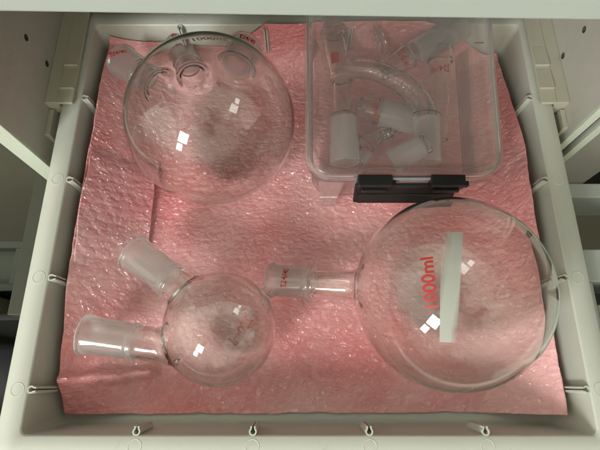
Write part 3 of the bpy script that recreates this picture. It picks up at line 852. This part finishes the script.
# 4: inlet adapter under the arch
g = thing('inlet_adapter', 'short frosted inlet adapter lying under the arch of the distillation adapter', 'adapter', (*at(390, 118, .02)[:2], .010), ADAPT)
k0, k1, k2 = at(416, 122, .024), at(377, 112, .026), at(358, 106, .026)
dk = nrm(k0 - k1); dk2 = nrm(k2 - k1)
def o4(P): return unite(S_cone(P, k0, k1, .0112, .0124), S_cone(P, k1, k2, .0112, .0085), k=.003)
def i4(P): return unite(S_cone(P, k0 + dk*.01, k1, .0094, .0106), S_cone(P, k1, k2 + dk2*.01, .0095, .0068), k=.003)
f4, b4, j4_ = glassware(g, o4, i4, [k0, k1, k2], [(k1 + dk*.003, k0 + dk*.002, .0130)])
print_on(f4, joint_mark(), at(371.5, 116, .0375), (.18, 1, 0), (-1, .18, 0), .0060, g)
# 5: ridged hose adapter in the front of the box
g = thing('hose_adapter', 'frosted hose adapter with ridged stem in the front of the box', 'adapter', (*at(385, 150, .02)[:2], .010), ADAPT)
m0, m1, m2, m3 = at(354, 158, .020), at(364, 146, .022), at(376, 138, .023), at(402, 128, .016)
dm = nrm(m0 - m1); dm3 = nrm(m3 - m2)
def o5(P):
    o = unite(S_cone(P, m0, m1, .0112, .0108), S_cone(P, m1, m2, .0096, .0065), S_cone(P, m2, m3, .0052, .0036), k=.003)
    for t in (.003, .007, .011, .015): o = smin(o, S_ring(P, m2 + dm3 * t, dm3, .0050, .0012), .0012)
    return o
def i5(P): return unite(S_cone(P, m0 + dm*.01, m1, .0096, .0090), S_cone(P, m1, m2, .0080, .0045), S_cone(P, m2, m3 + dm3*.01, .0034, .0020), k=.003)
f5, b5, j5_ = glassware(g, o5, i5, [m0, m1, m2, m3], [(m1 + dm*.002, m0 + dm*.002, .0118)])
print_on(f5, joint_mark(), at(368, 148, .033), (-1, .12, 0), (-.12, -1, 0), .0060, g)
# 6: frosted stopper-like cone whose open tip shows as a ring
g = thing('cone_adapter', 'frosted cone adapter whose open round tip lies on top of the other frosted cones', 'adapter', (*at(405, 152, .02)[:2], .010), ADAPT)
n0, n1 = at(392, 163, .051), at(427, 143, .0615)
dn = nrm(n1 - n0)
def o6(P): return unite(S_cone(P, n0, n1, .0110, .0078), S_ring(P, n1, dn, .0066, .0012), k=.002)
def i6(P): return S_cone(P, n0 - dn*.01, n1 + dn*.01, .0094, .0058)
f6, b6, j6_ = glassware(g, o6, i6, [n0, n1], [(n0 - dn*.001, n1 - dn*.004, .0118)])

# ------------------------------------------------------------------ cabinet round the drawer
def cabinet_panel(name, x0, x1, y0, y1, z0, z1, holes, xin, parent):
    bm = bmesh.new(); add_box(bm, (x0, y0, z0), (x1, y1, z1), 0.0006)
    o = bm_obj(name, bm, [M['panel'], M['hole']], None)
    bm2 = bmesh.new()
    for (y, z) in holes:
        mt = Matrix.Translation((xin, y, z)) @ Matrix.Rotation(math.pi / 2, 4, 'Y')
        bmesh.ops.create_cone(bm2, cap_ends=True, segments=24, radius1=.0027, radius2=.0027, depth=.020, matrix=mt)
    cut = bm_obj('cutter', bm2, M['hole'], None)
    md = o.modifiers.new('holes', 'BOOLEAN'); md.object = cut; md.operation = 'DIFFERENCE'; md.solver = 'EXACT'; md.material_mode = 'TRANSFER'
    bpy.context.view_layer.update()
    me = bpy.data.meshes.new_from_object(o.evaluated_get(bpy.context.evaluated_depsgraph_get()))
    me.polygons.foreach_set('use_smooth', np.zeros(len(me.polygons), dtype=bool))
    o.modifiers.clear(); old = o.data; o.data = me; bpy.data.meshes.remove(old)
    bpy.data.objects.remove(cut)
    off = root_loc(parent); me.transform(Matrix.Translation(-off)); o.parent = parent
    return o
cab = thing('cabinet', 'grey laminate cabinet carcass that the plastic drawer slides out of', 'cabinet', (0.006, .40, -.60))
ZS = [0.0955 + .0305 * k for k in range(-18, 9)]
hl_ = [(.2515, z) for z in ZS]; hr_ = [(.2620, z - .003) for z in ZS]
pl = cabinet_panel('side_panel', -.228, -.212, .1735, .62, -.60, .46, hl_, -.212, cab)
box('edge_band', (-.2280, .1710, -.60), (-.2120, .1734, .46), M['edge'], pl, .0004)
pr = cabinet_panel('side_panel', .224, .2310, .1945, .62, -.60, .46, hr_, .224, cab)
box('edge_band', (.2240, .1920, -.60), (.2310, .1944, .46), M['edge'], pr, .0004)
bm = bmesh.new(); add_box(bm, (-.2118, .600, -.60), (.012, .612, .46)); add_box(bm, (.014, .600, -.60), (.2238, .612, .46))
bm_obj('back_panel', bm, M['back'], cab)
def guide(xa, xb, xw, sgn):
    bm = bmesh.new()
    ym = .2174
    add_box(bm, (min(xa, xb), ym, H + .0012), (max(xa, xb), .60, H + .0042), .0006)             # top lip over the flange
    add_box(bm, (min(xb, xw), ym + .0006, H - .012), (max(xb, xw) , .60, H + .0036), .0005)       # web against the panel
    add_box(bm, (min(xa, xb), ym + .0003, H - .0115), (max(xa, xb), .60, H - .0085), .0005)     # lower lip
    for y in (.2540, .2310):
        vs = add_box(bm, (min(xa, xb) + .0004, y, H + .0040), (max(xa, xb) - .0004, y + .020, H + .0058), 0)
        for v in vs:
            if v.co.y > y + .01 and v.co.z > H + .005: v.co.z = H + .0043
    return bm_obj('drawer_guide', bm, M['guide'], cab)
guide(-.1885, -.2010, -.2119, -1); guide(.2000, .2128, .2239, 1)
box('guide_stop', (-.2119, .1930, .030), (-.2075, .2172, .050), M['guide'], cab, .0005)
box('guide_stop', (.2196, .1990, .030), (.2239, .2172, .050), M['guide'], cab, .0005)

# closed drawer above
ud = thing('upper_drawer', 'closed white drawer front above the open plastic drawer', 'drawer', (0.005, .16, .205))
rot = Matrix.Rotation(R(1.1), 3, 'Y')
box('drawer_front', (-.235, .153, .2200), (.245, .170, .340), M['front'], ud, .0012, rot, (0, .16, .2200))
V, F = loft([L3(-.195, .205, .1702, .585, .012, .300), L3(-.193, .203, .1702, .583, .012, .242), L3(-.190, .200, .1710, .580, .012, .236)], False, True)
V2, F2 = loft([L3(-.193, .203, .1712, .583, .012, .300), L3(-.191, .201, .1714, .581, .012, .244)], False, True)
F += [tuple(i + len(V) for i in reversed(f)) for f in F2]; V += V2
mesh_from('tray_shell', V, F, M['tray'], ud, True)

# ------------------------------------------------------------------ round about
fl = mesh_from('floor', [(-3, -3, -.62), (3, -3, -.62), (3, 3, -.62), (-3, 3, -.62)], [(0, 1, 2, 3)], M['floor'], None, False)
fl['kind'] = 'structure'
def solo(o, label, cat):
    o['label'] = label; o['category'] = cat; return o
solo(box('side_board', (-.282, .060, -.60), (-.262, .34, -.06), M['olive'], None, .001), 'dark olive board standing beside the drawer', 'board')
cr_ = thing('crate', 'grey green crate on the floor left of the cabinet', 'crate', (-.62, .2, -.618))
bm = bmesh.new()
for lo, hi in (((-.80, .140, -.618), (-.470, .152, -.36)), ((-.80, .214, -.618), (-.470, .226, -.36)), ((-.482, .1522, -.618), (-.4702, .2138, -.3602)), ((-.80, .1522, -.618), (-.788, .2138, -.3602)), ((-.788, .1522, -.40), (-.4822, .2138, -.375))):
    add_box(bm, lo, hi, .001)
bm_obj('crate_wall', bm, M['crate'], cr_)
solo(box('plank', (-.82, .108, -.60), (-.505, .134, -.345), M['plank'], None, .002), 'beige plank end standing in front of the grey green crate', 'plank')
bn = thing('waste_bin', 'black bin on the floor at the left edge beside the drawer', 'bin', (-.5, -.08, -.618))
V, F = loft([L3(-.78, -.34, -.24, .09, .03, -.30), L3(-.76, -.36, -.22, .07, .03, -.618)], False, True)
V2, F2 = loft([L3(-.775, -.345, -.235, .085, .03, -.30), L3(-.755, -.365, -.215, .065, .03, -.61)], False, True)
F += [tuple(i + len(V) for i in reversed(f)) for f in F2]; V += V2
mesh_from('bin_shell', V, F, M['bin'], bn, True)
V, F = loft([L3(-.775, -.345, -.235, .085, .03, -.3002), L3(-.785, -.335, -.245, .095, .035, -.298), L3(-.785, -.335, -.245, .095, .035, -.306)])
mesh_from('bin_rim', V, F, M['bin'], bn, True)
def fbag(P):
    c = np.array([-.575, -.022, -.37]); q = (P - c) / np.array([.062, .05, .05])
    return (np.sqrt((q * q).sum(1)) - 1) * .05 + .010 * vnoise(P[:, 0] * 40 + P[:, 2] * 25, P[:, 1] * 40, 4) + .004 * vnoise(P[:, 0] * 110, P[:, 1] * 110 + P[:, 2] * 90, 5)
V, Q, G = isosurface(fbag, (-.66, -.10, -.46), (-.49, .06, -.29), .004)
solo(mesh_from('crumpled_bag', V, Q, M['bag'], None, True), 'crumpled yellow green bag lying in the black bin', 'bag')

# neighbour on the right: cabinet side, shelf and a white pull-out frame with a grip slot
nc = thing('neighbour_cabinet', 'grey cabinet standing to the right of the drawer cabinet', 'cabinet', (.42, .4, -.60))
sp = box('side_panel', (.2370, .1930, -.60), (.2440, .62, .46), M['panel'], nc, .0006)
box('edge_band', (.2370, .1905, -.60), (.2440, .1929, .46), M['edge'], sp, .0004)
box('shelf_board', (.2445, .1990, -.075), (.70, .62, -.060), M['panel'], nc, .0008)
box('door_edge', (.3000, .1850, -.060), (.3045, .1985, .30), M['black'], nc, .0005)
box('gap_shade', (.2314, .1960, -.60), (.2366, .62, .46), M['black'], nc, .0003)  # black strip set in the gap to stand in for its shade
wf = thing('pull_out_frame', 'white pull-out frame with a black grip slot beside the drawer', 'frame', (.40, .05, -.25))
bm = bmesh.new()
for lo, hi in (((.2180, .0735, -.02), (.60, .1000, .03)), ((.2180, -.16, -.02), (.2292, .0733, .03)), ((.2294, -.16, -.02), (.60, .0555, .03)), ((.2440, .158, -.05), (.60, .172, -.002))):
    add_box(bm, lo, hi, .0010)
bm_obj('frame_top', bm, M['front'], wf)
box('dark_base', (.2180, -.16, -.26), (.60, .172, -.24), M['bin'], wf, .001)

# ------------------------------------------------------------------ light
w = bpy.data.worlds.new('World'); sc.world = w; w.use_nodes = True
nt = w.node_tree; nt.nodes.clear()
out = nt.nodes.new('ShaderNodeOutputWorld'); bg = nt.nodes.new('ShaderNodeBackground')
tc = nt.nodes.new('ShaderNodeTexCoord')
dp_ = nt.nodes.new('ShaderNodeVectorMath'); dp_.operation = 'DOT_PRODUCT'
v = Vector((-.06, -.18, .97)).normalized(); dp_.inputs[1].default_value = v
nt.links.new(tc.outputs['Generated'], dp_.inputs[0])
mr = nt.nodes.new('ShaderNodeMapRange'); mr.inputs['From Min'].default_value = -1; mr.inputs['From Max'].default_value = 1
nt.links.new(dp_.outputs['Value'], mr.inputs['Value'])
# dim room below, light ceiling and upper walls all round, the people standing over the drawer dark in the middle
rp = nt.nodes.new('ShaderNodeValToRGB'); cr0 = rp.color_ramp
cr0.elements[0].position = 0.10; cr0.elements[0].color = (.05, .05, .035, 1)
cr0.elements[1].position = 1.0; cr0.elements[1].color = (.16, .155, .125, 1)
for ps, cl in ((.50, (.14, .14, .105, 1)), (.62, (.55, .55, .46, 1)), (.70, (1.25, 1.25, 1.05, 1)), (.88, (1.35, 1.34, 1.13, 1)), (.945, (.22, .21, .17, 1))):
    e = cr0.elements.new(ps); e.color = cl
nz = nt.nodes.new('ShaderNodeTexNoise'); nz.inputs['Scale'].default_value = 2.6; nz.inputs['Detail'].default_value = 4
nz.inputs['Distortion'].default_value = .6
nt.links.new(tc.outputs['Generated'], nz.inputs['Vector'])
ad = nt.nodes.new('ShaderNodeMath'); ad.operation = 'MULTIPLY_ADD'; ad.inputs[1].default_value = .34; ad.inputs[2].default_value = -.17
nt.links.new(nz.outputs['Fac'], ad.inputs[0])
sm = nt.nodes.new('ShaderNodeMath'); sm.operation = 'ADD'
nt.links.new(mr.outputs['Result'], sm.inputs[0]); nt.links.new(ad.outputs[0], sm.inputs[1]); nt.links.new(sm.outputs[0], rp.inputs['Fac'])
# the window side of the room is the lighter one
d2 = nt.nodes.new('ShaderNodeVectorMath'); d2.operation = 'DOT_PRODUCT'; d2.inputs[1].default_value = Vector((-.8, -.55, .2)).normalized()
nt.links.new(tc.outputs['Generated'], d2.inputs[0])
m2_ = nt.nodes.new('ShaderNodeMapRange'); m2_.inputs['From Min'].default_value = -.7; m2_.inputs['From Max'].default_value = .7
m2_.inputs['To Min'].default_value = .18; m2_.inputs['To Max'].default_value = 1.5
nt.links.new(d2.outputs['Value'], m2_.inputs['Value'])
mul = nt.nodes.new('ShaderNodeVectorMath'); mul.operation = 'SCALE'
nt.links.new(rp.outputs['Color'], mul.inputs[0]); nt.links.new(m2_.outputs['Result'], mul.inputs['Scale'])
nt.links.new(mul.outputs[0], bg.inputs['Color']); bg.inputs['Strength'].default_value = 0.85
nt.links.new(bg.outputs[0], out.inputs['Surface'])

def area(name, loc, target, sx, sy, power, col):
    ld = bpy.data.lights.new(name, 'AREA'); ld.shape = 'RECTANGLE'; ld.size = sx; ld.size_y = sy; ld.energy = power; ld.color = col
    o = bpy.data.objects.new(name, ld); COL.objects.link(o); o.location = loc
    o.rotation_euler = (Vector(target) - Vector(loc)).to_track_quat('-Z', 'Y').to_euler()
    return o
area('window_light', (-.72, -.92, .92), (0, .12, .05), .31, .34, 12.0, (.95, .97, .96))
area('window_light', (-.83, -.98, .60), (0, .12, .05), .17, .22, 4.0, (.93, .97, 1.0))

# ------------------------------------------------------------------ render settings
sc.view_settings.view_transform = 'Standard'; sc.view_settings.look = 'None'
sc.view_settings.exposure = 0.0; sc.view_settings.gamma = 1.0
cy = sc.cycles
cy.max_bounces = 13; cy.transmission_bounces = 13; cy.transparent_max_bounces = 32; cy.glossy_bounces = 6; cy.diffuse_bounces = 3
cy.caustics_reflective = True; cy.caustics_refractive = True; cy.blur_glossy = 0.3
cy.sample_clamp_indirect = 6.0
cy.use_denoising = True
cy.use_adaptive_sampling = True; cy.adaptive_threshold = 0.06; cy.adaptive_min_samples = 16
